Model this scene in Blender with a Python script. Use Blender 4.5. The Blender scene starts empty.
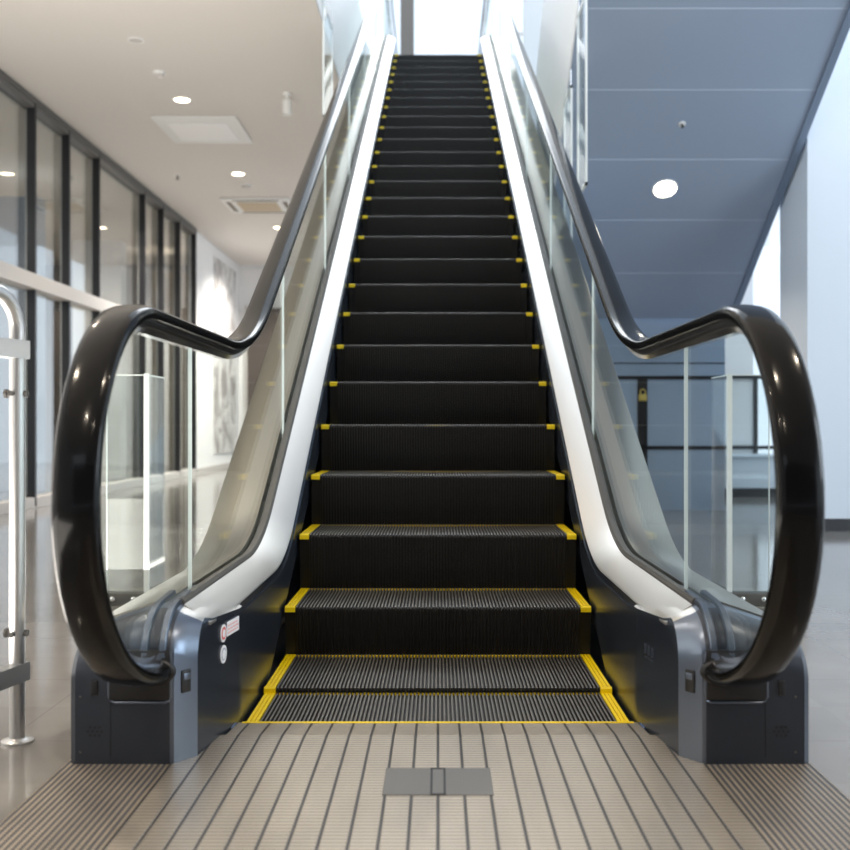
import bpy, bmesh, math, random
from mathutils import Vector, Matrix
random.seed(4)
S = bpy.context.scene
C = S.collection
PI = math.pi
SQ = math.tan(math.radians(30))

# ------------------------------------------------------------------ materials
def newmat(name):
    m = bpy.data.materials.new(name); m.use_nodes = True
    nt = m.node_tree; nt.nodes.clear()
    out = nt.nodes.new('ShaderNodeOutputMaterial')
    return m, nt, out
def N(nt, t, **kw):
    n = nt.nodes.new(t)
    for k, v in kw.items():
        if k.startswith('i_'): n.inputs[k[2:]].default_value = v
        else: setattr(n, k, v)
    return n
def L(nt, a, b): nt.links.new(a, b)
def rgba(c): return (c[0], c[1], c[2], 1)
def pbr(name, col, rough=.5, metal=0., noise=0., nscale=8, bump=0., spec=.5, coat=0., emit=None, estr=0.):
    m, nt, out = newmat(name)
    b = N(nt, 'ShaderNodeBsdfPrincipled')
    b.inputs['Base Color'].default_value = rgba(col)
    b.inputs['Roughness'].default_value = rough
    b.inputs['Metallic'].default_value = metal
    b.inputs['Specular IOR Level'].default_value = spec
    b.inputs['Coat Weight'].default_value = coat
    b.inputs['Coat Roughness'].default_value = .03
    if emit:
        b.inputs['Emission Color'].default_value = rgba(emit); b.inputs['Emission Strength'].default_value = estr
    if noise or bump:
        tc = N(nt, 'ShaderNodeTexCoord'); nz = N(nt, 'ShaderNodeTexNoise'); nz.inputs['Scale'].default_value = nscale
        nz.inputs['Detail'].default_value = 4
        L(nt, tc.outputs['Object'], nz.inputs['Vector'])
        if noise:
            mr = N(nt, 'ShaderNodeMapRange'); mr.inputs['To Min'].default_value = 1-noise; mr.inputs['To Max'].default_value = 1+noise
            L(nt, nz.outputs['Fac'], mr.inputs['Value'])
            vm = N(nt, 'ShaderNodeVectorMath', operation='SCALE'); vm.inputs[0].default_value = col
            L(nt, mr.outputs[0], vm.inputs['Scale']); L(nt, vm.outputs[0], b.inputs['Base Color'])
        if bump:
            bp = N(nt, 'ShaderNodeBump'); bp.inputs['Strength'].default_value = bump; bp.inputs['Distance'].default_value = .01
            L(nt, nz.outputs['Fac'], bp.inputs['Height']); L(nt, bp.outputs[0], b.inputs['Normal'])
    L(nt, b.outputs[0], out.inputs[0])
    return m
def emis(name, col, s):
    m, nt, out = newmat(name)
    e = N(nt, 'ShaderNodeEmission'); e.inputs[0].default_value = rgba(col); e.inputs[1].default_value = s
    L(nt, e.outputs[0], out.inputs[0]); return m
def glass(name, tint, refl=1., add=0., rough=0.0):
    m, nt, out = newmat(name)
    t = N(nt, 'ShaderNodeBsdfTransparent'); t.inputs[0].default_value = rgba(tint)
    g = N(nt, 'ShaderNodeBsdfGlossy'); g.inputs['Roughness'].default_value = rough; g.inputs[0].default_value = (1,1,1,1)
    f = N(nt, 'ShaderNodeLayerWeight'); f.inputs[0].default_value = .5
    pw = N(nt, 'ShaderNodeMath', operation='POWER'); pw.inputs[1].default_value = 5.
    ma = N(nt, 'ShaderNodeMath', operation='MULTIPLY_ADD', use_clamp=True); ma.inputs[1].default_value = refl; ma.inputs[2].default_value = add
    mx = N(nt, 'ShaderNodeMixShader')
    L(nt, f.outputs[1], pw.inputs[0]); L(nt, pw.outputs[0], ma.inputs[0]); L(nt, ma.outputs[0], mx.inputs[0])
    L(nt, t.outputs[0], mx.inputs[1]); L(nt, g.outputs[0], mx.inputs[2]); L(nt, mx.outputs[0], out.inputs[0])
    return m
def line_mask(nt, coord, spacing, half, offset=0.):
    """1 on lines at coord = offset + k*spacing"""
    a = N(nt, 'ShaderNodeMath', operation='ADD'); a.inputs[1].default_value = -offset + spacing*.5 + 1000*spacing
    L(nt, coord, a.inputs[0])
    m = N(nt, 'ShaderNodeMath', operation='MODULO'); m.inputs[1].default_value = spacing; L(nt, a.outputs[0], m.inputs[0])
    s = N(nt, 'ShaderNodeMath', operation='SUBTRACT'); s.inputs[1].default_value = spacing*.5; L(nt, m.outputs[0], s.inputs[0])
    ab = N(nt, 'ShaderNodeMath', operation='ABSOLUTE'); L(nt, s.outputs[0], ab.inputs[0])
    lt = N(nt, 'ShaderNodeMapRange'); lt.inputs['From Min'].default_value = half*.7; lt.inputs['From Max'].default_value = half*1.3
    lt.inputs['To Min'].default_value = 1; lt.inputs['To Max'].default_value = 0
    L(nt, ab.outputs[0], lt.inputs['Value'])
    return lt.outputs[0]
def lined_plate(name, col, dark, sx, hx, sy, hy, rough, metal, bump, cross_dark=0.25, soft=0.35):
    m, nt, out = newmat(name)
    tc = N(nt, 'ShaderNodeTexCoord'); sp = N(nt, 'ShaderNodeSeparateXYZ'); L(nt, tc.outputs['Object'], sp.inputs[0])
    mx_ = line_mask(nt, sp.outputs[0], sx, hx); my_ = line_mask(nt, sp.outputs[1], sy, hy)
    nz = N(nt, 'ShaderNodeTexNoise'); nz.inputs['Scale'].default_value = 5; nz.inputs['Detail'].default_value = 5
    mp = N(nt, 'ShaderNodeMapping'); mp.inputs['Scale'].default_value = (3, .8, 1)
    L(nt, tc.outputs['Object'], mp.inputs[0]); L(nt, mp.outputs[0], nz.inputs['Vector'])
    vr = N(nt, 'ShaderNodeMapRange'); vr.inputs['To Min'].default_value = .8; vr.inputs['To Max'].default_value = 1.15; L(nt, nz.outputs['Fac'], vr.inputs['Value'])
    cm = N(nt, 'ShaderNodeVectorMath', operation='SCALE'); cm.inputs[0].default_value = col; L(nt, vr.outputs[0], cm.inputs['Scale'])
    c1 = N(nt, 'ShaderNodeMix', data_type='RGBA'); c1.inputs[7].default_value = rgba(dark)
    k = N(nt, 'ShaderNodeMath', operation='MULTIPLY'); k.inputs[1].default_value = cross_dark; L(nt, my_, k.inputs[0])
    L(nt, k.outputs[0], c1.inputs[0]); L(nt, cm.outputs[0], c1.inputs[6])
    c2 = N(nt, 'ShaderNodeMix', data_type='RGBA'); c2.inputs[7].default_value = rgba(dark)
    L(nt, mx_, c2.inputs[0]); L(nt, c1.outputs[2], c2.inputs[6])
    b = N(nt, 'ShaderNodeBsdfPrincipled'); L(nt, c2.outputs[2], b.inputs['Base Color'])
    b.inputs['Roughness'].default_value = rough
    im = N(nt, 'ShaderNodeMath', operation='MULTIPLY_ADD'); im.inputs[1].default_value = -metal; im.inputs[2].default_value = metal
    L(nt, mx_, im.inputs[0]); L(nt, im.outputs[0], b.inputs['Metallic'])
    mxh = N(nt, 'ShaderNodeMath', operation='MAXIMUM'); L(nt, mx_, mxh.inputs[0]); L(nt, k.outputs[0], mxh.inputs[1])
    bp = N(nt, 'ShaderNodeBump'); bp.invert = True; bp.inputs['Strength'].default_value = bump; bp.inputs['Distance'].default_value = .004
    L(nt, mxh.outputs[0], bp.inputs['Height']); L(nt, bp.outputs[0], b.inputs['Normal'])
    L(nt, b.outputs[0], out.inputs[0]); return m
def tile_floor(name):
    m, nt, out = newmat(name)
    tc = N(nt, 'ShaderNodeTexCoord'); sp = N(nt, 'ShaderNodeSeparateXYZ'); L(nt, tc.outputs['Object'], sp.inputs[0])
    jx = line_mask(nt, sp.outputs[0], .6, .0022, .15); jy = line_mask(nt, sp.outputs[1], .6, .0022, .1)
    mxj = N(nt, 'ShaderNodeMath', operation='MAXIMUM'); L(nt, jx, mxj.inputs[0]); L(nt, jy, mxj.inputs[1])
    # per tile tone
    cells = N(nt, 'ShaderNodeTexWhiteNoise', noise_dimensions='2D')
    sn = N(nt, 'ShaderNodeVectorMath', operation='SNAP'); sn.inputs[1].default_value = (.6,.6,.6)
    sh = N(nt, 'ShaderNodeVectorMath', operation='ADD'); sh.inputs[1].default_value = (.15,.2,0); L(nt, tc.outputs['Object'], sh.inputs[0])
    L(nt, sh.outputs[0], sn.inputs[0]); L(nt, sn.outputs[0], cells.inputs['Vector'])
    nz = N(nt, 'ShaderNodeTexNoise'); nz.inputs['Scale'].default_value = 2.2; nz.inputs['Detail'].default_value = 6; L(nt, tc.outputs['Object'], nz.inputs['Vector'])
    a = N(nt, 'ShaderNodeMath', operation='MULTIPLY_ADD'); a.inputs[1].default_value = .25; L(nt, cells.outputs['Value'], a.inputs[0]); L(nt, nz.outputs['Fac'], a.inputs[2])
    cr = N(nt, 'ShaderNodeMix', data_type='RGBA'); cr.inputs[6].default_value = (.165,.152,.14,1); cr.inputs[7].default_value = (.29,.272,.255,1)
    L(nt, a.outputs[0], cr.inputs[0])
    c2 = N(nt, 'ShaderNodeMix', data_type='RGBA'); c2.inputs[7].default_value = (.17,.16,.15,1)
    jf = N(nt, 'ShaderNodeMath', operation='MULTIPLY'); jf.inputs[1].default_value = .7; L(nt, mxj.outputs[0], jf.inputs[0])
    L(nt, jf.outputs[0], c2.inputs[0]); L(nt, cr.outputs[2], c2.inputs[6])
    b = N(nt, 'ShaderNodeBsdfPrincipled'); L(nt, c2.outputs[2], b.inputs['Base Color'])
    b.inputs['Roughness'].default_value = .11; b.inputs['Specular IOR Level'].default_value = .75
    n2 = N(nt, 'ShaderNodeTexNoise'); n2.inputs['Scale'].default_value = 14; L(nt, tc.outputs['Object'], n2.inputs['Vector'])
    bp = N(nt, 'ShaderNodeBump'); bp.inputs['Strength'].default_value = .06; bp.inputs['Distance'].default_value = .01; L(nt, n2.outputs['Fac'], bp.inputs['Height'])
    L(nt, bp.outputs[0], b.inputs['Normal'])
    L(nt, b.outputs[0], out.inputs[0]); return m
def brushed(name, col, rough, metal=1., **k):
    return pbr(name, col, rough, metal)
def mural_mat(name):
    m, nt, out = newmat(name)
    tc = N(nt, 'ShaderNodeTexCoord'); mp = N(nt, 'ShaderNodeMapping'); mp.inputs['Scale'].default_value = (1,1.3,.9)
    L(nt, tc.outputs['Object'], mp.inputs[0])
    n1 = N(nt, 'ShaderNodeTexNoise'); n1.inputs['Scale'].default_value = 2.2; n1.inputs['Detail'].default_value = 8; n1.inputs['Distortion'].default_value = 1.5
    L(nt, mp.outputs[0], n1.inputs['Vector'])
    vo = N(nt, 'ShaderNodeTexVoronoi', feature='DISTANCE_TO_EDGE'); vo.inputs['Scale'].default_value = 2.5; L(nt, mp.outputs[0], vo.inputs['Vector'])
    r1 = N(nt, 'ShaderNodeValToRGB'); r1.color_ramp.elements[0].color = (.33,.31,.30,1); r1.color_ramp.elements[0].position = .38
    r1.color_ramp.elements[1].color = (.80,.79,.78,1); r1.color_ramp.elements[1].position = .58
    L(nt, n1.outputs['Fac'], r1.inputs[0])
    r2 = N(nt, 'ShaderNodeValToRGB'); r2.color_ramp.elements[0].color = (.45,.44,.43,1); r2.color_ramp.elements[1].color = (1,1,1,1); r2.color_ramp.elements[1].position = .05
    L(nt, vo.outputs['Distance'], r2.inputs[0])
    mu = N(nt, 'ShaderNodeMix', data_type='RGBA', blend_type='MULTIPLY'); mu.inputs[0].default_value = .6
    L(nt, r1.outputs[0], mu.inputs[6]); L(nt, r2.outputs[0], mu.inputs[7])
    b = N(nt, 'ShaderNodeBsdfPrincipled'); b.inputs['Roughness'].default_value = .6; L(nt, mu.outputs[2], b.inputs['Base Color'])
    L(nt, b.outputs[0], out.inputs[0]); return m

M = dict(
 floor = tile_floor('polished stone tile'),
 plate = lined_plate('ribbed steel plate', (.53,.465,.385), (.030,.030,.034), .0548, .0030, .0165, .0028, .36, .65, .4, .50),
 sideplate = lined_plate('fine ribbed plate', (.50,.42,.32), (.05,.05,.06), .0137, .0036, .012, .002, .42, .6, .6, .5),
 cover = brushed('grey cover steel', (.15,.145,.14), .45, .3),
 tread = pbr('tread aluminium', (.15,.14,.128), .42, .5),
 groove = pbr('groove black', (.022,.021,.020), .6),
 riser = pbr('riser black', (.009,.0085,.009), .42, .3),
 yellow = pbr('safety yellow', (.92,.68,.004), .38),
 steel = brushed('satin stainless', (.76,.73,.69), .36, 1.),
 steel_dk = brushed('glazing channel steel', (.10,.097,.093), .5, .15),
 outer = brushed('outer deck stainless', (.40,.375,.33), .30, 1.),
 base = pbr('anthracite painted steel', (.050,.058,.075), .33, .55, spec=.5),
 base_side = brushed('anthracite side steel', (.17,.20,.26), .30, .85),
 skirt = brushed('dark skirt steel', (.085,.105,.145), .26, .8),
 inlet = pbr('matte black plastic', (.012,.012,.014), .45),
 rubber = pbr('handrail rubber', (.004,.004,.0045), .15, 0, spec=.20, coat=.08),
 chrome = brushed('handrail guide chrome', (.80,.80,.82), .16, 1., amp=.04),
 glass = glass('balustrade glass', (.965,.988,.975), .30, .03),
 glass_edge = pbr('glass edge', (.78,.88,.90), .2, 0, spec=.8),
 acrylic = glass('clear acrylic', (.93,.95,.95), .35, .05),
 acry_edge = pbr('acrylic edge', (.86,.90,.90), .25),
 shopglass = glass('shopfront glass', (.84,.86,.86), .7, .14),
 winglass = glass('window glass', (.95,.97,1.), 1., .02),
 ceil = pbr('ceiling paint', (.70,.665,.625), .75),
 white = pbr('white wall paint', (.86,.86,.86), .7),
 white2 = pbr('cool white wall paint', (.74,.81,.89), .6),
 fascia = pbr('white fascia', (.92,.92,.92), .6),
 soffit = pbr('soffit metal panel', (.36,.435,.56), .42, .25),
 soffit_edge = pbr('soffit trim', (.22,.28,.38), .4, .3),
 seam = pbr('panel seam', (.47,.54,.65), .5),
 blueboard = pbr('blue grey glazed board', (.36,.46,.60), .10, 0, spec=.7),
 blackframe = pbr('black frame', (.012,.012,.014), .4),
 greyframe = pbr('light grey frame', (.60,.57,.545), .45),
 darkgrey = pbr('dark grey frame', (.13,.125,.12), .45),
 kick = pbr('dark skirting', (.03,.032,.036), .35),
 int_beige = pbr('shop beige wall', (.56,.50,.43), .7),
 int_grey = pbr('shop grey wall', (.42,.42,.43), .6),
 int_blue = pbr('shop blue grey panel', (.40,.45,.54), .5),
 int_tan = pbr('shop tan panel', (.50,.38,.27), .6),
 int_dark = pbr('shop dark panel', (.10,.08,.07), .6),
 lamp = emis('downlight glow', (1,.86,.62), 9.),
 lampw = emis('sofit downlight glow', (1,.93,.78), 14.),
 acpanel = pbr('ceiling unit plastic', (.83,.83,.82), .5),
 acgrill = pbr('ceiling unit grille', (.62,.52,.38), .6),
 acslot = pbr('ceiling unit slot', (.16,.14,.11), .6),
 pipe = brushed('stainless pipe', (.55,.55,.55), .3, .8),
 dark_wall = pbr('dark unseen wall', (.09,.09,.10), .5),
 mural = mural_mat('ink wash mural'),
 sticker = pbr('white sticker', (.85,.86,.92), .4),
 red = pbr('sticker red', (.65,.10,.10), .4),
 pink = pbr('sticker pink', (.80,.45,.47), .4),
 grey_mark = pbr('sticker grey', (.35,.38,.5), .4),
 brass = pbr('yellow padlock paint', (.70,.55,.16), .35, .4),
 column = pbr('grey brown pillar', (.12,.11,.10), .6),
)

# ------------------------------------------------------------------ mesh helpers
class MB:
    def __init__(s): s.v=[]; s.f=[]; s.m=[]
    def face(s, idx, mi=0): s.f.append(tuple(idx)); s.m.append(mi)
    def add(s, vs, fs, mi=0):
        o=len(s.v); s.v += [tuple(v) for v in vs]
        for f in fs: s.f.append(tuple(i+o for i in f)); s.m.append(mi)
    def box(s, x0,x1,y0,y1,z0,z1, mi=0):
        x0,x1=sorted((x0,x1)); y0,y1=sorted((y0,y1)); z0,z1=sorted((z0,z1))
        s.add([(x0,y0,z0),(x1,y0,z0),(x1,y1,z0),(x0,y1,z0),(x0,y0,z1),(x1,y0,z1),(x1,y1,z1),(x0,y1,z1)],
              [(0,3,2,1),(4,5,6,7),(0,1,5,4),(1,2,6,5),(2,3,7,6),(3,0,4,7)], mi)
    def rbox(s, x0,x1,y0,y1,z0,z1, r=.005, mi=0, seg=2):
        bm=bmesh.new()
        bmesh.ops.create_cube(bm,size=1)
        for v in bm.verts: v.co=Vector(((x0+x1)/2+v.co.x*abs(x1-x0),(y0+y1)/2+v.co.y*abs(y1-y0),(z0+z1)/2+v.co.z*abs(z1-z0)))
        bmesh.ops.bevel(bm,geom=bm.edges[:],offset=r,segments=seg,profile=.5,affect='EDGES')
        bm.verts.index_update()
        s.add([v.co for v in bm.verts],[[v.index for v in f.verts] for f in bm.faces],mi); bm.free()
    def tube(s, pts, r, n=12, mi=0, cap=True):
        pts=[Vector(p) for p in pts]; rings=[]; o=len(s.v)
        for i,p in enumerate(pts):
            a=pts[max(i-1,0)]; b=pts[min(i+1,len(pts)-1)]; t=(b-a).normalized()
            up=Vector((0,0,1)) if abs(t.z)<.95 else Vector((0,1,0))
            u=t.cross(up).normalized(); w=u.cross(t).normalized()
            rings.append([p+u*math.cos(2*PI*k/n)*r+w*math.sin(2*PI*k/n)*r for k in range(n)])
        for rg in rings: s.v += [tuple(q) for q in rg]
        for i in range(len(pts)-1):
            for k in range(n):
                a=o+i*n+k; b=o+i*n+(k+1)%n
                s.face((a,b,b+n,a+n),mi)
        if cap:
            s.face([o+k for k in range(n)][::-1],mi); s.face([o+(len(pts)-1)*n+k for k in range(n)],mi)
    def lathe(s, prof, c=(0,0,0), axis='z', n=24, mi=0):
        o=len(s.v)
        for (r,h) in prof:
            for k in range(n):
                a=2*PI*k/n; x,y=r*math.cos(a),r*math.sin(a)
                if axis=='z': p=(c[0]+x,c[1]+y,c[2]+h)
                elif axis=='y': p=(c[0]+x,c[1]+h,c[2]+y)
                else: p=(c[0]+h,c[1]+x,c[2]+y)
                s.v.append(p)
        for i in range(len(prof)-1):
            for k in range(n):
                a=o+i*n+k; b=o+i*n+(k+1)%n
                s.face((a,b,b+n,a+n),mi)
        if prof[0][0]>1e-6: s.face([o+k for k in range(n)][::-1],mi)
        if prof[-1][0]>1e-6: s.face([o+(len(prof)-1)*n+k for k in range(n)],mi)
    def loft(s, rings, closed=True, cap=True, mi=0):
        o=len(s.v); n=len(rings[0])
        for r in rings: s.v += [tuple(p) for p in r]
        for i in range(len(rings)-1):
            for k in range(n if closed else n-1):
                a=o+i*n+k; b=o+i*n+(k+1)%n
                s.face((a,b,b+n,a+n),mi)
        if cap and closed:
            s.face([o+k for k in range(n)][::-1],mi); s.face([o+(len(rings)-1)*n+k for k in range(n)],mi)
    def prism_x(s, poly, x0, x1, mi=0):   # polygon in (y,z)
        s.loft([[(x0,y,z) for y,z in poly],[(x1,y,z) for y,z in poly]],mi=mi)
    def build(s, name, mats, parent=None, smooth=None, fix=True):
        me=bpy.data.meshes.new(name); me.from_pydata(s.v,[],s.f)
        for m in (mats if isinstance(mats,(list,tuple)) else [mats]): me.materials.append(m)
        me.polygons.foreach_set('material_index', s.m)
        if fix:
            bm=bmesh.new(); bm.from_mesh(me); bmesh.ops.recalc_face_normals(bm,faces=bm.faces[:]); bm.to_mesh(me); bm.free()
        if smooth is not None:
            me.polygons.foreach_set('use_smooth',[True]*len(me.polygons))
            me.set_sharp_from_angle(angle=math.radians(smooth))
        me.update()
        o=bpy.data.objects.new(name,me); C.objects.link(o)
        if parent: o.parent=parent
        return o
def empty(name, loc=(0,0,0), label=None, cat=None, group=None, kind=None):
    o=bpy.data.objects.new(name,None); C.objects.link(o); o.location=loc; o.empty_display_size=.1
    tag(o,label,cat,group,kind); return o
def tag(o,label=None,cat=None,group=None,kind=None):
    if label: o['label']=label
    if cat: o['category']=cat
    if group: o['group']=group
    if kind: o['kind']=kind
    return o
def struct(name, mb, mats, label=None, cat=None, smooth=None, parent=None):
    o=mb.build(name,mats,parent,smooth)
    if not parent: tag(o,label,cat,kind='structure')
    return o
def copy_tree(o,parent=None):
    c=o.copy(); C.objects.link(c); c.parent=parent
    for ch in list(o.children): copy_tree(ch,c)
    return c
def box_obj(name,b,mat,parent=None,r=0):
    m=MB()
    if r: m.rbox(*b,r=r)
    else: m.box(*b)
    return m.build(name,mat,parent,smooth=35 if r else None)

def fillet(poly, radii, seg=10):
    """poly in (y,z), rounds interior corners"""
    out=[poly[0]]
    for i in range(1,len(poly)-1):
        p=Vector(poly[i]); a=(Vector(poly[i-1])-p).normalized(); b=(Vector(poly[i+1])-p).normalized()
        ang=a.angle(b); R=radii[i-1]
        if R<=0: out.append(tuple(p)); continue
        t=R/math.tan(ang/2); c=p+(a+b).normalized()*(R/math.sin(ang/2))
        p0=p+a*t; p1=p+b*t
        a0=math.atan2(p0.y-c.y,p0.x-c.x); a1=math.atan2(p1.y-c.y,p1.x-c.x)
        d=(a1-a0+PI)%(2*PI)-PI
        for k in range(seg+1):
            q=a0+d*k/seg; out.append((c.x+R*math.cos(q),c.y+R*math.sin(q)))
    out.append(poly[-1]); return out
def interp(path):
    def f(y):
        if y<=path[0][0]: return path[0][1]
        for (a,b),(c,d) in zip(path,path[1:]):
            if y<=c: return b+(d-b)*(y-a)/(c-a) if c>a else d
        return path[-1][1]
    return f

# ------------------------------------------------------------------ key curves of the escalator (y forward, z up)
HTOP=5.44
def line(off): return lambda y: .366+off+SQ*(y-3.80)
deck_off=.075
zk=.30; yk=3.80+(zk-.366-deck_off)/SQ
zt=HTOP+.27; yt=3.80+(zt-.366-deck_off)/SQ
deck_path=fillet([(2.44,zk),(yk,zk),(yt,zt),(15.6,zt)],[.95,2.4],14)
Dz=interp(deck_path)
hr0=1.005; hoff=.885
yh=3.80+(hr0-.366-hoff)/SQ
hzt=HTOP+.93; yht=3.80+(hzt-.366-hoff)/SQ
R=.380; hcy,hcz=2.196,hr0-R
EY,EA,EB=2.335,2.335-(hcy-R),hcz-.214      # lower quarter of the newel is an ellipse that dips into the inlet
arc=[(EY-EA*math.sin(PI/2*k/16),hcz-EB*math.cos(PI/2*k/16)) for k in range(16)]+[(hcy-R*math.cos(PI/2*k/16),hcz+R*math.sin(PI/2*k/16)) for k in range(17)]     # bottom -> front -> top
hpath=[(2.45,hcz-EB),(2.40,hcz-EB)]+arc+fillet([(hcy+.05,hr0),(yh,hr0),(yht,hzt),(15.4,hzt)],[1.35,2.4],14)
tc_y=15.4; hpath += [(tc_y+R*math.sin(a),hzt-R+R*math.cos(a)) for a in [PI*k/14 for k in range(1,15)]]
Hz=interp([p for p in hpath[2+32:] if p[0]<=15.4 ])

def sweep(path, sec, x0, mats, name, parent, smooth=50, mi=None):
    """section (u,v): u along x, v along the outward normal of path"""
    m=MB(); rings=[]
    for i,(y,z) in enumerate(path):
        a=path[max(i-1,0)]; b=path[min(i+1,len(path)-1)]
        t=Vector((b[0]-a[0],b[1]-a[1])).normalized(); n=Vector((-t.y,t.x))
        rings.append([(x0+u, y+n.x*v, z+n.y*v) for u,v in sec])
    m.loft(rings); return m.build(name,mats,parent,smooth)
def ylist(y0,y1):
    ys={y0,y1}|{round(p[0],4) for p in deck_path+hpath if y0<p[0]<y1}
    return sorted(ys)
def vloft(y0,y1,sec,sgn,mats,name,parent,smooth=25,zf=None,ys=None,flare=False):
    m=MB(); zf=zf or Dz
    fl=lambda x,y: x+(.0165*min(max((2.74-y)/.28,0),1) if flare and x<.55 else 0)
    m.loft([[(sgn*fl(x,y),y,zf(y)+dz) for x,dz in sec] for y in (ys or ylist(y0,y1))])
    return m.build(name,mats,parent,smooth)

esc=empty('escalator',(0,2.64,0),'tall upgoing escalator with black steps, yellow step edges, glass sides and black handrails','escalator')
esc.location=(0,0,0)

# ---- steps
HW=.512
def tread_mesh(depth, rise, under=.02):
    m=MB(); pitch=.01138; n=int((2*(HW-.034))/pitch); w=n*pitch; x0=-w/2
    gd=.009
    prof=[]   # (x, depth below top)
    for k in range(n):
        a=x0+k*pitch
        prof += [(a,gd),(a+.0026,gd),(a+.0034,0),(a+.0086,0),(a+.0094,gd)]
    prof.append((x0+w,gd))
    # path in (y,z): back edge to nosing then down the riser ; groove offset (dy,dz) inward
    zb=-rise-.012
    path=[((depth,0),(0,-1)),((.012,0),(0,-1)),((.003,-.004),(.7,-.7)),((0,-.014),(1,0)),((.002,-rise*.3),(1,0)),((.008,-rise*.65),(1,0)),((under,zb),(1,0))]
    o=len(m.v); L_=len(prof)
    for (y,z),(ny,nz) in path:
        for (x,d) in prof: m.v.append((x,y+ny*d,z+nz*d))
    for i in range(len(path)-1):
        for k in range(L_-1):
            top=prof[k][1]==0 and prof[k+1][1]==0
            side=(prof[k][1]==0) != (prof[k+1][1]==0)
            if i<=1: mi=0 if top else 1
            else: mi=2 if top else 1
            a=o+i*L_+k
            m.face((a,a+1,a+1+L_,a+L_),mi)
    # body slab under tread and the flanks of riser
    m.box(-HW,HW,.02,depth-.001,-.030,-.0095,1)
    for s in (-1,1):
        m.add([(s*(w/2),.003,-.009),(s*HW,.003,-.009),(s*HW,under+.003,zb),(s*(w/2),under+.003,zb)],[(0,1,2,3)],2)
    return m
def step_sub(step, depth):
    for s in (-1,1):
        q=MB(); pro=[]
        for k in range(3):
            x=HW-.034+k*.0113
            q.box(s*x,s*(x+.0085),.004,depth-.002,-.012,.0005)
        q.box(s*(HW-.034),s*HW,.006,depth-.002,-.012,-.004)
        q.prism_x([(.004,.0005),(.004,-.020),(-.0015,-.020),(-.0015,-.005)],s*(HW-.034),s*HW)
        q.build('yellow_edge_strip',M['yellow'],step)
    q=MB(); q.box(-HW+.034,HW-.034,depth-.016,depth-.004,-.0075,-.002)
    q.build('rear_edge_strip',M['yellow'],step)
nos=[(2.615,-.020),(3.022,-.002),(3.435,.163),(3.80,.366)]
y,z=nos[-1]
for k in range(1,28):
    y+=.351; z+= .2025 if k<=16 else (.197 if k<=24 else (.13 if k==25 else (.05 if k==26 else .01)))
    nos.append((y,z))
steps=[]
protos={}
for i,(y,z) in enumerate(nos):
    if i+1<len(nos): dep=nos[i+1][0]-y+.02
    else: dep=.38
    rise=(z-nos[i-1][1]) if i else .05
    key=(round(dep,2),round(max(rise,.01),2))
    if key in protos:
        st=copy_tree(protos[key],esc)
    else:
        st=tread_mesh(dep,max(rise,.01)).build('step',[M['tread'],M['groove'],M['riser']],esc,fix=False)
        step_sub(st,dep); protos[key]=st
    st.location=(0,y,z)
    steps.append(st)
# ---- comb plate, landing plates
m=MB()
m.prism_x([(2.535,.004),(2.690,-.010),(2.690,-.016),(2.535,-.02)],-.523,.523,0)
cp=m.build('comb_plate',M['plate'],esc)
m=MB()
for k in range(89):
    x=-.4955+k*.01138+.0001
    m.prism_x([(2.684,-.008),(2.702,-.014),(2.702,-.02),(2.684,-.02)],x-.0022,x+.0022)
m.box(-.512,.512,2.680,2.690,-.016,-.0075)
m.build('comb_teeth',M['yellow'],cp)
m=MB()
m.box(-.605,.605,.35,2.535,-.02,.004)
lp=m.build('landing_plate',M['plate'],esc)
m=MB(); m.rbox(-.1155,.1155,2.120,2.285,.003,.0058,.001); ac=m.build('access_cover',M['cover'],lp)
m=MB()
m.rbox(-.0165,-.0115,2.125,2.281,.0052,.0064,.0004); m.rbox(.0115,.0165,2.125,2.281,.0052,.0064,.0004)
m.rbox(-.0165,.0165,2.120,2.128,.0052,.0064,.0004); m.rbox(-.0165,.0165,2.277,2.285,.0052,.0064,.0004)
m.build('cover_slot',M['inlet'],lp)
for s in (-1,1):
    m=MB(); m.box(s*.606,s*.842,.35,2.9,-.02,.003)
    m.build('ribbed_side_plate',M['sideplate'],esc)

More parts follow.
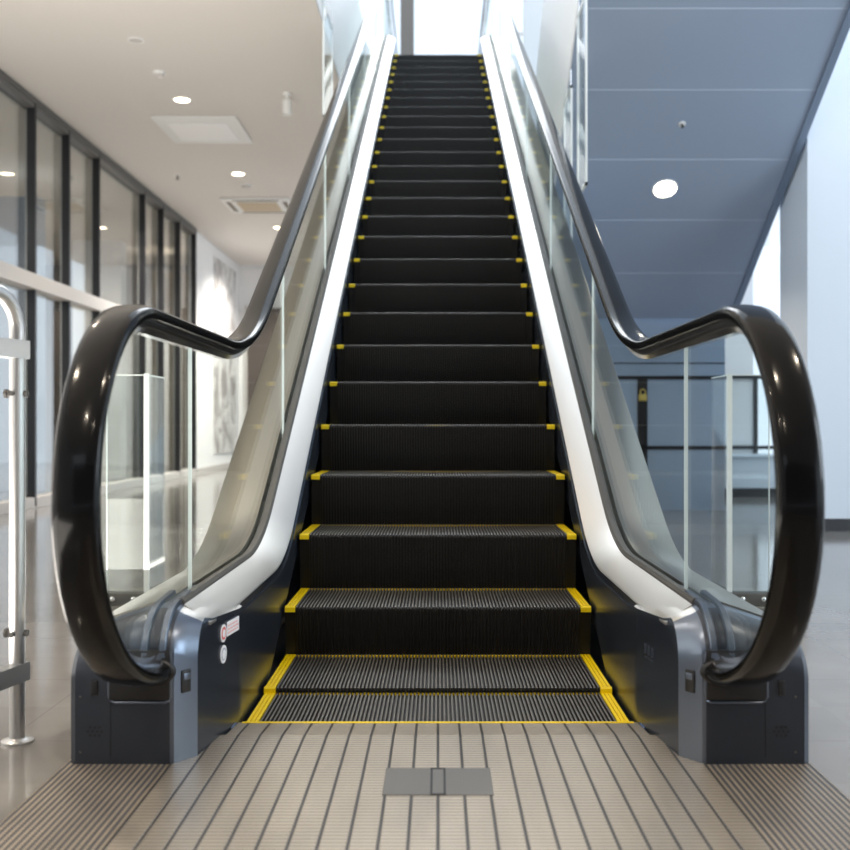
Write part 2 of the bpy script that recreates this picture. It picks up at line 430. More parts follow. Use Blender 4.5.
# ---- per side assemblies
GX=.640
hr_sec=[]
w=.042
for (u,v) in [(-.030,-.012),(-.040,-.010),(-.0425,-.002),(-.0415,.008),(-.036,.014),(-.024,.0175),(-.010,.019),(0,.0193)]: hr_sec.append((u,v))
hr_sec += [(-u,v) for u,v in hr_sec[:-1][::-1]]
guide_sec=[(-.026,-.012),(-.026,-.020),(-.018,-.030),(-.011,-.040),(.011,-.040),(.018,-.030),(.026,-.020),(.026,-.012)]
joints=[1.83,2.65,4.24,5.83,7.42,9.01,10.60,12.2,13.8,15.7]
for s in (-1,1):
    # handrail and its guide
    sweep(hpath,hr_sec,s*GX,M['rubber'],'handrail',esc,60)
    sweep(hpath[2:],guide_sec,s*GX,M['chrome'],'handrail_guide',esc,40)
    # inner deck
    dk=vloft(2.40,15.6,[(.527,-.004),(.532,.000),(.607,.040),(.607,.030),(.535,-.009),(.527,-.009)],s,M['steel'],'inner_deck',esc,ys=sorted(ylist(2.455,15.6)+[2.55,2.65,2.74]),flare=True)
    # glazing channel
    vloft(2.40,15.6,[(.607,.030),(.607,.047),(.613,.054),(.630,.052),(.630,.046),(.637,.046),(.637,.012),(.607,.012)],s,M['steel_dk'],'glazing_channel',esc,ys=ylist(2.46,15.6))
    # outer deck
    vloft(2.40,15.6,[(.653,.012),(.653,.048),(.672,.048),(.828,-.005),(.836,-.012),(.836,-.06),(.653,-.03)],s,M['outer'],'outer_deck',esc,ys=ylist(2.46,15.6))
    # joint strips across the decks
    # skirt panel
    zlow=interp([(2.64,-.05),(3.2,-.05),(3.43,.0),(14,6.1)])
    zsk=interp([(2.3,-.05),(3.10,-.05),(13.3,HTOP-.45),(16,HTOP-.45)])
    m=MB(); rings=[]
    for yy in ylist(2.66,15.6):
        a,b=zsk(yy),Dz(yy)-.006
        rings.append([(s*.5225,yy,a),(s*.5225,yy,b-.024),(s*.5265,yy,b-.02),(s*.5265,yy,b),(s*.535,yy,b),(s*.535,yy,a)])
    m.loft(rings); sk=m.build('skirt_panel',M['skirt'],esc,25)
    # cladding of the truss, outer side
    m=MB(); rings=[]
    zc=interp([(2.5,0.012),(4.6,.012),(13.9,HTOP-1.0),(16,HTOP-1.0)])
    for yy in sorted(set(ylist(2.56,15.6)+[4.6,13.9])):
        a,b=zc(yy),Dz(yy)-.05
        rings.append([(s*.815,yy,a),(s*.815,yy,b),(s*.832,yy,b),(s*.832,yy,a)])
    m.loft(rings); m.build('truss_cladding',M['white2'],esc,25)
    # glass panels
    for j,(a,b) in enumerate(zip(joints,joints[1:])):
        g=.004
        yy=[p for p in ylist(a+g,b-g)]
        yy=sorted(set([round(v,4) for v in yy]+[a+g+(b-a-2*g)*k/8 for k in range(9)]+([1.83+.004+.012*k for k in range(1,14)] if j==0 else [])))
        top=[];bot=[]
        rr=R-.036
        for v in yy:
            if v<hcy:
                d=hcy-v
                if d>rr: continue
                h=math.sqrt(max(rr*rr-d*d,0))
                top.append((v,hcz+h))
            else:
                top.append((v,min(Hz(v),hzt)-.036 if v>hcy+.05 else hr0-.036))
            de=(EY-v)/(EA-.036); lo=hcz-(EB-.036)*math.sqrt(max(1-de*de,0)) if v<EY else hcz-EB+.036
            if v>2.40: lo=max(lo, Dz(max(v,2.46))+.02)
            bot.append((v,lo))
        m=MB(); n=len(top); x0,x1=s*(GX-.004),s*(GX+.004)
        for x in (x0,x1):
            for v in top: m.v.append((x,v[0],v[1]))
            for v in bot: m.v.append((x,v[0],v[1]))
        for k in range(n-1):
            m.face((k,k+1,n+k+1,n+k),0); m.face((2*n+k,2*n+k+1,3*n+k+1,3*n+k),0)
            m.face((k,k+1,2*n+k+1,2*n+k),1); m.face((n+k,n+k+1,3*n+k+1,3*n+k),1)
        m.face((0,n,3*n,2*n),1); m.face((n-1,2*n-1,4*n-1,3*n-1),1)
        m.build('glass_panel',[M['glass'],M['glass_edge']],esc)
    # newel base
    m=MB()
    ex=.008 if s>0 else 0
    cols=[(.519,2.67,.290),(.545,2.47,.302),(.556,2.375,.309),(.576,2.3485,.320),(.597,2.322,.331),(.606,2.320,.336),(.615,2.320,.343),(.640,2.320,.345),(.665,2.320,.344),(.70,2.320,.334),(.76,2.320,.314),(.82+ex,2.320,.288),(.832+ex,2.328,.278),(.836+ex,2.350,.268)]
    rings=[]; rb=.095
    def front(yf,zt_,a):
        run=max(2.452-yf,.012); v=rb if yf<2.44 else .02
        return yf+run*(1-math.cos(a)), zt_-v+v*math.sin(a)
    for (x,yf,zt_) in cols:
        yb=2.72
        pts=[(s*x,yb,.002),(s*x,yf,.002),(s*x,yf,.10),(s*x,*front(yf,zt_,0))]
        for k in range(1,11): pts.append((s*x,*front(yf,zt_,PI/2*k/10)))
        pts.append((s*x,yb,zt_))
        rings.append(pts)
    m.loft(rings)
    # side colours: inner cheek and chamfer get the lighter steel
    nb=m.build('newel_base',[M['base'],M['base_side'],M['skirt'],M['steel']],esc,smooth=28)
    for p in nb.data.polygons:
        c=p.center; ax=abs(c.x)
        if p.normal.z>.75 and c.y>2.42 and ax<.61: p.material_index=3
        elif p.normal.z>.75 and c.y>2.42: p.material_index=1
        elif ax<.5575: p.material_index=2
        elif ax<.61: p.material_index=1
    # inlet cover with raised rounded rim
    m=MB(); m.rbox(s*.604,s*.742,2.313,2.322,.148,.262,.003); ic=m.build('handrail_inlet_cover',M['inlet'],nb,smooth=35)
    m=MB()
    rim=[(.602,.258),(.602,.156),(.607,.147),(.616,.143),(.729,.143),(.738,.147),(.743,.156),(.743,.258)]
    m.tube([(s*a,2.3155,b) for a,b in rim],.0030,8); m.build('inlet_rim',M['base_side'],nb,smooth=60)
    m=MB(); m.lathe([(.050,0),(.050,.012),(.045,.016),(.0,.016)],(s*GX,2.315,hcz-EB),'y',28)
    for i in range(len(m.v)): m.v[i]=(m.v[i][0],2.315-(m.v[i][1]-2.315),hcz-EB+(m.v[i][2]-hcz+EB)*.62)
    m.build('handrail_inlet',M['inlet'],nb,smooth=40)
    # glazing channel running down over the rounded front
    for gx,zt_ in ((.622,.344),(.662,.344)):
        pth=[(2.56,zt_+.006)]+[front(2.320,zt_,PI/2*k/10) for k in range(10,0,-1)]+[(2.320,zt_-rb-.006)]
        sweep(pth[::-1],[(-.0085,-.01),(-.0085,.005),(-.006,.008),(.006,.008),(.0085,.005),(.0085,-.01)],s*gx,M['base_side'],'channel_end',nb,40)
    # little window for the sensor on the chamfer and on the front
    cx,cy=.577,2.346
    ang=math.atan2(2.375-2.322,.597-.556)
    q=MB(); q.rbox(-.0135,.0135,-.004,.004,-.026,.026,.003); sw=q.build('sensor_window',M['inlet'],nb,smooth=35)
    sw.location=(s*cx,cy+.002,.184); sw.rotation_euler=(0,0,-s*ang)
    q=MB(); q.rbox(-.009,.009,-.006,-.003,.004,.018,.001); sl=q.build('sensor_lens',M['base_side'],sw,smooth=35)
    q=MB(); q.rbox(s*.768,s*.783,2.315,2.322,.158,.192,.002); q.build('sensor_slot',M['inlet'],nb,smooth=35)
    # seam and speaker holes, screws
    q=MB(); q.box(s*.7395,s*.7405,2.3192,2.322,.02,.14); q.build('panel_seam',M['inlet'],nb)
    q=MB()
    for (a,b) in [(-1,1),(0,1),(1,1),(-1.5,0),(-.5,0),(.5,0),(1.5,0),(-1,-1),(0,-1),(1,-1)]:
        q.lathe([(.0028,0),(.0028,-.0015)],(s*.775+a*.0105,2.3205,.077+b*.009),'y',8)
    q.build('speaker_grille',M['inlet'],nb)
    for (a,b) in [(.808,.155),(.808,.03)]:
        q=MB(); q.lathe([(.0032,0),(.0025,-.002)],(s*a,2.3205,b),'y',10); q.build('screw',M['steel_dk'],nb)
    # stickers / engraved mark on the skirt
    def on_cheek(ob,z_): ob.location=(s*.5335,2.550,z_); ob.rotation_euler=(0,0,s*math.atan(.13) if s<0 else math.atan(.13))
    if s<0:
        q=MB(); q.lathe([(.022,0),(.022,.0018)],(0,0,0),'x',20,0); q.lathe([(.016,.0018),(.016,.0023)],(0,0,0),'x',20,1)
        q.lathe([(.010,.0023),(.010,.0027)],(0,0,0),'x',20,0)
        on_cheek(q.build('warning_sticker',[M['sticker'],M['red']],nb),.252)
        q=MB(); q.rbox(0,.0018,.026,.118,-.014,.022,.0006)
        on_cheek(q.build('notice_sticker',M['sticker'],nb),.252)
        q=MB()
        for r_ in range(3):
            yy=.031
            while yy<.105:
                l=random.uniform(.008,.02); q.box(.0016,.0024,yy,min(yy+l,.113),.010-r_*.009,.0145-r_*.009); yy+=l+.005
        on_cheek(q.build('sticker_text',M['pink'],nb),.252)
        q=MB(); q.lathe([(.0225,0),(.0225,.0018)],(0,0,0),'x',20,0); q.lathe([(.016,.0018),(.016,.0023)],(0,0,0),'x',20,1)
        q.lathe([(.012,.0023),(.012,.0027)],(0,0,0),'x',20,0)
        on_cheek(q.build('round_sticker',[M['sticker'],M['grey_mark']],nb),.200)
    else:
        q=MB()
        for yy in (0,.025,.05):
            q.box(-.0012,.001,yy,yy+.012,.0,.0025); q.box(-.0012,.001,yy,yy+.0025,.0,.024); q.box(-.0012,.001,yy+.0095,yy+.012,.0,.024)
        q.box(-.0012,.001,0,.06,-.010,-.008)
        on_cheek(q.build('engraved_mark',M['base_side'],nb),.19)
# dark belly under the steps
m=MB(); rings=[]
for (yy,zz) in [(2.50,-.08),(3.2,-.08),(4.6,.02),(13.9,HTOP-.98),(15.6,HTOP-.98)]:
    rings.append([(-.816,yy,zz-.02),(.816,yy,zz-.02),(.816,yy,zz),(-.816,yy,zz)])
m.loft(rings); m.build('truss_floor',M['base'],esc)
box_obj('upper_landing_plate',(-.53,.53,nos[-1][0]+.3,15.7,HTOP-.1,nos[-1][1]),M['plate'],esc)

# ------------------------------------------------------------------ setting
X0,X1,Y0,Y1=-8.,9.,-6.,21.
m=MB()
hx,ha,hb=.60,.36,4.55
m.add([(X0,Y0,0),(X1,Y0,0),(X1,ha,0),(X0,ha,0)],[(0,1,2,3)])
m.add([(X0,hb,0),(X1,hb,0),(X1,Y1,0),(X0,Y1,0)],[(0,1,2,3)])
m.add([(X0,ha,0),(-hx,ha,0),(-hx,hb,0),(X0,hb,0)],[(0,1,2,3)])
m.add([(hx,ha,0),(X1,ha,0),(X1,hb,0),(hx,hb,0)],[(0,1,2,3)])
struct('floor',m,M['floor'])
CZ=3.80; LX=-3.78
# ceiling of lower hall, left of the escalator well
m=MB(); m.box(LX-.1,-.875,-5.,19.6,CZ,CZ+.02); struct('ceiling',m,M['ceil'])
m=MB(); m.box(LX-.1,-.875,-5.,19.6,CZ+.021,HTOP); m.v=[(x if x<-1 else -.87,y,z) for x,y,z in m.v]; struct('trim_1',m,M['fascia'])     # edge of the upper floor
# left wall: white wall after shopfront
m=MB(); m.box(LX-.1,LX,15.95,19.6,0,CZ); struct('wall_left',m,M['white'])
m=MB(); m.box(LX,-.9,19.5,19.6,0,CZ); struct('wall_far',m,M['white'])
m=MB(); m.box(LX,LX+.02,16.0,19.5,0.,.09); struct('baseboard_left',m,M['greyframe'])
# dark doorway in the far wall
d=empty('door_1',(0,0,0),kind='structure')
box_obj('door_leaf',(-3.61,-2.75,19.44,19.5,0.,2.98),M['int_dark'],d)
box_obj('door_frame',(-3.66,-3.61,19.43,19.5,0.,3.03),M['greyframe'],d)
# shopfront windows
fins=[7.72,8.6,9.5,10.38,11.30,13.06,13.93,14.83,15.80]
for i,(a,b) in enumerate(zip(fins,fins[1:])):
    wn=empty('window_%d'%(i+1),(0,0,0),kind='structure')
    q=MB(); q.box(LX-.03,LX-.018,a,b,.10,CZ-.10); q.build('pane',M['shopglass'],wn)
    q=MB(); q.box(LX-.015,LX+.06,b-.02,b+.02,.02,2.02); q.box(LX-.015,LX+.06,b-.02,b+.02,2.16,CZ-.05); q.build('mullion',M['blackframe'],wn)
    q=MB(); q.box(LX-.05,LX+.02,a+.03,a+.075,.10,2.02); q.box(LX-.05,LX+.02,a+.03,a+.075,2.16,CZ-.10)
    q.build('frame',M['greyframe'],wn)
m=MB(); m.rbox(LX-.06,LX+.085,6.8,15.84,2.02,2.16,.004); struct('trim_2',m,M['greyframe'])
m=MB(); m.rbox(LX-.06,LX+.06,6.8,15.84,0.,.10,.004); struct('trim_3',m,M['greyframe'])
m=MB(); m.box(LX-.06,LX+.055,6.8,15.84,CZ-.10,CZ); m.box(LX-.06,LX+.075,6.8,15.84,CZ-.06,CZ-.045); struct('trim_4',m,M['darkgrey'])
# shop interior behind the glass
m=MB(); m.box(-7.6,-7.5,5.,19.6,0,CZ-.03); struct('wall_shop_back',m,M['int_beige'])
m=MB(); m.box(-7.6,LX-.07,5.,19.6,CZ-.02,CZ+.05); struct('ceiling_shop',m,M['ceil'])
m=MB(); m.box(-7.6,LX-.1,19.3,19.4,0,CZ-.03); struct('wall_shop_far',m,M['int_grey'])
for k,(xa,xb,yy,h,mt) in enumerate([(-5.4,-4.6,11.8,3.4,'int_blue'),(-6.6,-5.7,13.4,2.6,'int_tan'),(-5.2,-4.5,14.6,3.4,'white'),(-6.2,-5.5,16.5,2.6,'int_dark'),(-7.2,-6.7,15.,3.4,'int_grey'),(-4.9,-4.3,17.6,3.4,'int_beige')]):
    m=MB(); m.rbox(xa,xb,yy,yy+.25,0,h,.01); o=struct('wall_shop_%s'%['nook','screen','pier','recess','return','end'][k],m,M[mt])
m=MB(); m.box(LX-.1,9,-7.1,-7.,0,CZ); struct('wall_behind',m,M['dark_wall'])  # unseen wall added behind the camera, dark to keep handrail reflections black
m=MB(); m.box(LX-.1,LX,-7.,6.7,0,CZ); struct('wall_left.001',m,M['white'])
m=MB(); m.box(-.87,9,-7.,4.4,CZ,CZ+.02); struct('ceiling.001',m,M['ceil'])
# right side: pillar, partition under stairs, window wall
m=MB(); m.box(2.68,4.8,7.45,8.05,.09,7.); struct('wall_right',m,M['white2'])
m=MB(); m.box(2.67,4.81,7.44,8.06,0,.09); struct('baseboard_right',m,M['kick'])
z0=6.75; t32=math.tan(math.radians(32.2)); SY=9.2
sz=lambda yy: .769+z0-t32*yy
m=MB(); m.prism_x([(SY,sz(SY)),(4.6,sz(4.6)),(4.6,sz(4.6)+.1),(SY,sz(SY)+.1)],.895,2.60); struct('ceiling_stair_soffit',m,M['soffit'])
m=MB(); m.prism_x([(SY+.02,sz(SY)-.03),(4.6,sz(4.6)-.03),(4.6,sz(4.6)+.12),(SY+.02,sz(SY)+.12)],2.60,2.655); struct('trim_5',m,M['soffit_edge'])
m=MB()
for k in range(10):
    yy=SY-.54*(k+0)-.52+.0
    if yy<4.7: break
    m.prism_x([(yy-.0035,sz(yy-.0035)-.002),(yy+.0035,sz(yy+.0035)-.002),(yy+.0035,sz(yy+.0035)+.01),(yy-.0035,sz(yy-.0035)+.01)],.90,2.60)
struct('trim_6',m,M['seam'])
m=MB(); m.prism_x([(SY,sz(SY)+.11),(4.6,sz(4.6)+.11),(4.6,sz(4.6)+2.2),(SY,sz(SY)+2.2)],.88,.892); m.v=[(x,y_,z_-.12 if z_<sz(y_)+.5 else z_) for x,y_,z_ in m.v]; struct('wall_stair_side',m,M['fascia'])
# partition under the stair
m=MB(); m.box(.9,2.585,SY+.05,SY+.13,0,1.76); struct('wall_partition',m,M['blueboard'])
m=MB()
for zz in (1.195,.565): m.box(.9,2.586,SY+.04,SY+.052,zz-.016,zz+.016)
m.box(1.795,1.885,SY+.04,SY+.052,0,1.18)
m.box(.9,2.586,SY+.045,SY+.052,1.32,1.33)
struct('trim_7',m,M['blackframe'])
# window wall at the back right
BY=11.4
m=MB(); m.box(.95,3.50,BY,BY+.1,0,7); m.box(3.50,9,BY,BY+.1,0,.45); struct('wall_back',m,M['white'])
m=MB(); m.rbox(3.0,5.6,BY-.42,BY-.01,.09,.42,.01); m.rbox(2.95,5.6,BY-.45,BY-.01,.42,.45,.006); struct('trim_8',m,M['white2'])
m=MB(); m.box(2.98,5.6,BY-.43,BY-.02,0,.09); struct('baseboard_back',m,M['kick'])
wn=empty('window_20',(0,0,0),kind='structure')
q=MB(); q.box(3.50,9,BY+.04,BY+.05,.45,7); q.build('pane',M['winglass'],wn)
q=MB()
for x in (3.50,3.80,4.6,5.8,7.): q.box(x,x+.045,BY-.02,BY+.06,.45,1.32)
for zz in (1.30,.52): q.box(3.05,9,BY-.03,BY-.01,zz-.02,zz+.02)
q.build('frame',M['blackframe'],wn)
# upper level: floor slab beyond well, pillars and far window wall
m=MB(); m.box(-3.8,9,15.7,24,HTOP-.5,HTOP); struct('floor_upper',m,M['white'])
m=MB(); m.box(-.62,-.40,16.9,17.2,HTOP,12); struct('pillar_upper',m,M['column'])
wn=empty('window_21',(0,0,0),kind='structure')
q=MB(); q.box(-6,9,19.,19.02,HTOP,14); q.build('pane',M['winglass'],wn)
q=MB(); q.box(1.3,9,18.96,19.06,7.98,8.03); q.box(2.05,2.12,18.96,19.06,HTOP,14); q.build('frame',M['greyframe'],wn)

# ------------------------------------------------------------------ things
# downlights in ceiling
def px(x,y,zc=CZ):
    Y=1027*(zc-.769)/(425-y); return ((x-438)*Y/1027, Y)
def downlight(x,y,r,lit,label):
    o=empty('downlight',(x,y,CZ),label,'ceiling light',group='recessed downlights in the lower ceiling')
    q=MB(); q.lathe([(r*1.18,0),(r*1.16,-.006),(r,-.008),(r*.98,-.002)],(0,0,0),'z',24); q.build('trim_ring',M['acpanel'],o,smooth=40)
    q=MB(); q.lathe([(r*.97,-.001),(r*.97,-.004)],(0,0,0),'z',24); q.build('lens',M['lamp'] if lit else M['greyframe'],o)
    return o
for (a,b,r,lit,lab) in [(182,99.5,.073,True,'glowing round downlight just above the square ceiling panel'),
                    (238,173.5,.075,True,'glowing round downlight just before the slotted air conditioner'),
                    (278.5,227.5,.075,True,'small glowing downlight beyond the slotted air conditioner, by the handrail'),
                    (136,40,.055,False,'unlit downlight nearest the camera on the beige ceiling')]:
    downlight(*px(a,b),r,lit,lab)
# square panel unit
x,y_=px(204,129)
o=empty('ceiling_panel',(x,y_,CZ),'square white flush panel unit set in the beige ceiling','ceiling panel')
q=MB(); q.rbox(-.42,.42,-.46,.46,-.025,0,.008); q.build('frame',M['acpanel'],o,smooth=35)
q=MB(); q.rbox(-.30,.30,-.30,.30,-.04,-.026,.006); q.build('face_plate',M['fascia'],o,smooth=35)
# air conditioner cassette
x,y_=px(260,204.5)
o=empty('ceiling_air_conditioner',(x,y_,CZ),'square ceiling cassette air conditioner with tan grille and dark slots','air conditioner')
q=MB(); q.rbox(-.46,.46,-.46,.46,-.03,0,.008); q.build('panel',M['acpanel'],o,smooth=35)
q=MB()
q.rbox(-.31,.31,-.41,-.35,-.034,-.03,.002); q.rbox(-.31,.31,.35,.41,-.034,-.03,.002)
q.rbox(-.41,-.35,-.31,.31,-.034,-.03,.002); q.rbox(.35,.41,-.31,.31,-.034,-.03,.002); q.build('air_slot',M['acslot'],o)
q=MB(); q.rbox(-.27,.27,-.27,.27,-.045,-.03,.008)
for k in range(9): q.box(-.25,.25,-.24+k*.055,-.235+k*.055,-.048,-.044)
q.build('grille',M['acgrill'],o,smooth=35)
# detectors
def detector(a,b,r,label,kind='smoke_detector',cat='smoke detector'):
    x,y_=px(a,b)
    o=empty(kind,(x,y_,CZ),label,cat)
    q=MB(); q.lathe([(r,0),(r,-.012),(r*.9,-.02)],(0,0,0),'z',20); q.build('base',M['acpanel'],o,smooth=40)
    q=MB(); q.lathe([(r*.75,-.02),(r*.7,-.04),(r*.45,-.052),(0,-.054)],(0,0,0),'z',20); q.build('sensor_head',M['greyframe'],o,smooth=40)
detector(159,72,.055,'small white domed detector nearest to the lit downlight')
detector(246,184.5,.075,'flat round grey ceiling speaker beside the slotted air conditioner','ceiling_speaker','speaker')
def sprinkler(loc,rot,label):
    o=empty('ceiling_sprinkler',loc,label,'sprinkler'); o.rotation_euler=rot
    if rot[0]: o.scale=(.55,.55,.55)
    q=MB(); q.lathe([(.05,0),(.048,-.006),(.03,-.010)],(0,0,0),'z',20); q.build('escutcheon',M['acpanel'],o,smooth=40)
    q=MB(); q.lathe([(.014,-.01),(.014,-.03),(.006,-.034),(.006,-.05),(.024,-.052),(.024,-.055),(0,-.055)],(0,0,0),'z',14); q.build('sprinkler_head',M['steel_dk'],o,smooth=40)
x,y_=px(177.5,175); sprinkler((x,y_,CZ),(0,0,0),'chrome sprinkler head on the beige ceiling, level with the far downlight')
# drop spotlight
x,y_=px(287,93)
o=empty('ceiling_spotlight',(x,y_,CZ),'short white cylinder spotlight hanging beside the left handrail','spotlight')
q=MB(); q.lathe([(.04,0),(.04,-.02),(.012,-.025),(.012,-.06)],(0,0,0),'z',18); q.build('mount',M['acpanel'],o,smooth=40)
q=MB(); q.lathe([(.02,-.055),(.042,-.07),(.042,-.20),(.036,-.20)],(0,0,0),'z',18); q.build('barrel',M['acpanel'],o,smooth=40)
q=MB(); q.lathe([(.034,-.195),(.034,-.199)],(0,0,0),'z',18); q.build('lens',M['lamp'],o)
# soffit light and sprinkler
def on_soffit(a,b):
    Y=1027*z0/(1027*t32+425-b); return ((a-438)*Y/1027,Y,sz(Y))
rot=(-math.radians(32.2),0,0)
p=on_soffit(665,188.5)
o=empty('downlight',p,'bright round downlight in the sloping blue stair soffit','ceiling light'); o.rotation_euler=rot
q=MB(); q.lathe([(.098,0),(.096,-.006),(.086,-.008),(.084,-.002)],(0,0,0),'z',28); q.build('trim_ring',M['acpanel'],o,smooth=40)
q=MB(); q.lathe([(.083,-.003),(.083,-.006)],(0,0,0),'z',28); q.build('lens',M['lampw'],o)
p=on_soffit(682,124); sprinkler(p,rot,'tiny sprinkler head on the sloping blue stair soffit')
# hanging clear boards
def board(x,y0,y1,z0_,z1_,label):
    o=empty('hanging_guard_board',(x,y0,z0_),label,'guard board',group='clear guard boards hung beside the escalator')
    q=MB(); q.box(-.005,.005,.006,y1-y0-.006,.006,z1_-z0_-.006); q.build('clear_panel',M['acrylic'],o)
    q=MB(); w_=y1-y0; h=z1_-z0_
    q.box(-.006,.006,0,.022,0,h); q.box(-.006,.006,w_-.022,w_,0,h); q.box(-.006,.006,0,w_,0,.018); q.box(-.006,.006,0,w_,h-.018,h)
    q.build('edge_strip',M['acry_edge'],o)
    for k in (.05,w_-.05):
        q=MB(); q.tube([(0,k,h),(0,k,h+.12)],.006,8); q.build('hanger',M['chrome'],o,smooth=40)
board(.885,6.12,6.50,2.20,3.36,'tall clear hanging board at right of escalator, nearest the camera')
board(.885,6.80,7.20,1.95,3.02,'clear hanging board at right of escalator, behind the taller one')
board(-.86,7.70,8.35,3.08,4.0,'clear hanging board by the left handrail under the ceiling edge')
# L-shaped glass guard screens standing on floor
for s in (-1,1):
    side='left' if s<0 else 'right'
    o=empty('glass_screen',(s*1.25,4.4,0),'waist high glass screen on the floor behind the %s newel'%side,'glass screen',group='glass guard screens beside the escalator')
    q=MB(); xa,xb=0,s*.17
    q.box(xa,xb,0,.010,.03,.985,0); g=q.build('glass_front',M['acrylic'],o)
    q=MB(); q.box(0,-s*.010,0,.26,.03,.985,0); q.build('glass_return',M['acrylic'],o)
    q=MB(); q.box(-s*.011,s*.010,-.003,.011,.03,.99); q.build('corner_edge',M['acry_edge'],o)
    q=MB(); q.box(s*.169,s*.171,-.001,.011,.03,.985); q.box(-s*.010,s*.17,-.001,.011,.981,.985); q.box(-s*.010,0,0,.26,.981,.985); q.build('edge_strip',M['acry_edge'],o)
    q=MB(); q.rbox(-s*.02,s*.18,-.03,.035,0,.052,.004); q.rbox(-s*.03,s*.02,.03,.28,0,.052,.004); b_=q.build('base_shoe',M['steel_dk'],o,smooth=35)
    for k in (.045,.135):
        q=MB(); q.lathe([(.011,0),(.011,-.006),(.006,-.010),(0,-.010)],(s*k,-.03,.028),'y',14); q.build('bolt',M['chrome'],o,smooth=40)
# pipe railing at left front
dirv=Vector((-.225,-.975,0)).normalized()
o=empty('pipe_railing',(-1.02,2.49,0),'stainless pipe barrier with flat crossbars at far left','railing')
q=MB(); r_=.045; Hh=1.085; Ln=1.1
pts=[Vector((0,0,0)),Vector((0,0,Hh-r_*2))]+[dirv*(r_*2*(1-math.cos(a)))+Vector((0,0,Hh-r_*2+r_*2*math.sin(a))) for a in [PI/2*k/8 for k in range(1,9)]]
end=dirv*Ln
pts2=[end-dirv*(r_*2*(1-math.cos(a)))+Vector((0,0,Hh-r_*2+r_*2*math.sin(a))) for a in [PI/2*k/8 for k in range(8,-1,-1)]]+[end]
q.tube(pts+pts2,.0185,16); q.build('bent_pipe',M['pipe'],o,smooth=50)
def flat(z,h,off):
    q=MB(); n=Vector((-dirv.y,dirv.x,0)); a=-dirv*.02; b=end+dirv*.02
    ring=lambda p:[p+n*.021+Vector((0,0,z-h)),p+n*.027+Vector((0,0,z-h)),p+n*.027+Vector((0,0,z+h)),p+n*.021+Vector((0,0,z+h))]
    q.loft([ring(a),ring(b)]); q2=q.build('crossbar',M['pipe'],o)
    return q2
for z_ in (.952,.17):
    q=MB(); n=Vector((-dirv.y,dirv.x,0)); n=n if n.y<0 else -n
    a=-dirv*.022; b=end+dirv*.022; h=.022
    rr=lambda p:[p-n*.018+Vector((0,0,z_-h)),p+n*.020+Vector((0,0,z_-h)),p+n*.020+Vector((0,0,z_+h)),p-n*.018+Vector((0,0,z_+h))]
    q.loft([rr(a),rr(b)]); q.build('crossbar',M['pipe'],o)
for p_ in (Vector((0,0,0)),end):
    q=MB(); q.lathe([(.038,0),(.038,.006),(.022,.010),(.020,.012)],p_,'z',24); q.build('base_flange',M['pipe'],o,smooth=35)
for z_ in (.845,.265):
    q=MB(); q.lathe([(.008,-.026),(.008,.026)],(0,0,z_),'x',12); q.lathe([(.012,-.030),(.012,-.024)],(0,0,z_),'x',6); q.lathe([(.006,-.03),(.006,.0)],(-.004,0,z_),'y',10)
    q.build('bolt',M['steel_dk'],o,smooth=35)
# mural on the left white wall
q=MB(); q.rbox(LX+.001,LX+.02,17.30,19.10,.28,3.62,.004); tag(q.build('wall_mural',M['mural']),'tall pale grey ink mural on the white wall past the shopfront','mural')
# padlock emblem on the partition post
o=empty('padlock',(1.84,SY+.0405,1.02),'small yellow padlock on the dark post of the partition','padlock')
q=MB(); q.rbox(-.035,.035,-.018,0,-.035,.025,.004); q.build('body',M['brass'],o,smooth=35)
q=MB(); q.tube([(-.022,-.009,.02),(-.022,-.009,.05)]+[(-.022*math.cos(a),-.009,.05+.02*math.sin(a)) for a in [PI*k/8 for k in range(1,8)]]+[(.022,-.009,.05),(.022,-.009,.02)],.006,8); q.build('shackle',M['brass'],o,smooth=50)

# ------------------------------------------------------------------ light
w=bpy.data.worlds.new('World'); S.world=w; w.use_nodes=True
nt=w.node_tree; nt.nodes.clear()
bg=nt.nodes.new('ShaderNodeBackground'); wo=nt.nodes.new('ShaderNodeOutputWorld')
bg.inputs[0].default_value=(.79,.895,1.0,1); bg.inputs[1].default_value=1.05
nt.links.new(bg.outputs[0],wo.inputs[0])
def area(name,loc,target,size,energy,col,size_y=None):
    l=bpy.data.lights.new(name,'AREA'); l.energy=energy; l.color=col; l.size=size
    if size_y: l.shape='RECTANGLE'; l.size_y=size_y
    o=bpy.data.objects.new(name,l); C.objects.link(o); o.location=loc
    o.rotation_euler=(Vector(target)-Vector(loc)).to_track_quat('-Z','Y').to_euler(); return o
def point(name,loc,e,col,r=.05):
    l=bpy.data.lights.new(name,'POINT'); l.energy=e; l.color=col; l.shadow_soft_size=r
    o=bpy.data.objects.new(name,l); C.objects.link(o); o.location=loc; return o
WARM=(1,.86,.68)
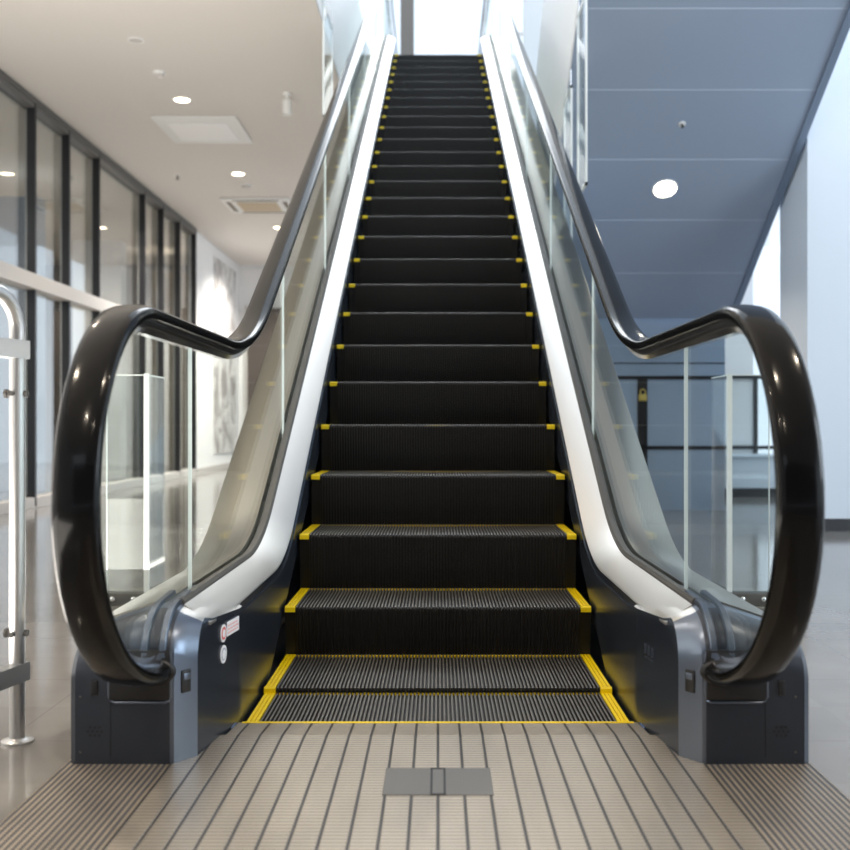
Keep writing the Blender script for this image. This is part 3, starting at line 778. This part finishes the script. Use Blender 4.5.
def spot(loc,e,col=WARM,ang=110,rot=(0,0,0)):
    l=bpy.data.lights.new('lamp_and_fill_spot','SPOT'); l.energy=e; l.color=col; l.shadow_soft_size=.05; l.spot_size=math.radians(ang); l.spot_blend=.6
    o=bpy.data.objects.new('lamp_and_fill_spot',l); C.objects.link(o); o.location=loc; o.rotation_euler=rot; return o  # serves the real ceiling lamps and the added far fill alike
for (a,b) in [(182,99.5),(238,173.5),(278.5,227.5)]:
    x,y_=px(a,b); spot((x,y_,CZ-.02),90)
for (x,y_) in [(-2.6,4.5),(-2.6,1.5),(-1.2,-1.),(.6,.9),(.3,-1.5),(2.6,2.2),(-2.2,16.)]:
    spot((x,y_,CZ-.03),100)
p=on_soffit(665,188.5); spot((p[0],p[1],p[2]-.02),40)
area('upper_daylight',(0,16.,9.5),(0,9,3.5),5,190,(.96,.98,1),4)
for (x,y_) in [(-5.,7.),(-6.,9.5),(-5.,12.5),(-6.2,15.),(-5.,17.8)]: spot((x,y_,CZ-.05),160,(1,.92,.80),150)
for (x,y_) in [(-2.7,12.6),(-1.8,15.2),(-2.7,17.6)]: spot((x,y_,CZ-.03),300,(1,.94,.86),140)  # added fill spots without fixtures, brighten the far ceiling and walls
area('added_bounce_fill_left',(-2.3,3.2,.15),(-2.3,3.2,4),2.2,150,(1,.94,.86),6)  # added uplight out of view, imitates floor bounce onto the ceiling
area('side_daylight',(7.2,1.5,3.2),(2.6,7.5,1.6),3,200,(.80,.90,1.0),4)
# ------------------------------------------------------------------ camera
cam=bpy.data.cameras.new('camera'); co=bpy.data.objects.new('camera',cam); C.objects.link(co)
co.location=(0,0,.769); co.rotation_euler=(PI/2,0,0)
cam.sensor_width=36; cam.lens=1027/850*36; cam.shift_x=-13/850; cam.shift_y=0
cam.clip_start=.05
cam.dof.use_dof=True; cam.dof.focus_distance=3.2; cam.dof.aperture_fstop=3.2
S.camera=co
S.view_settings.view_transform='Standard'; S.view_settings.look='None'; S.view_settings.exposure=.6
S.cycles.transparent_max_bounces=24; S.cycles.max_bounces=10
S.cycles.use_denoising=True
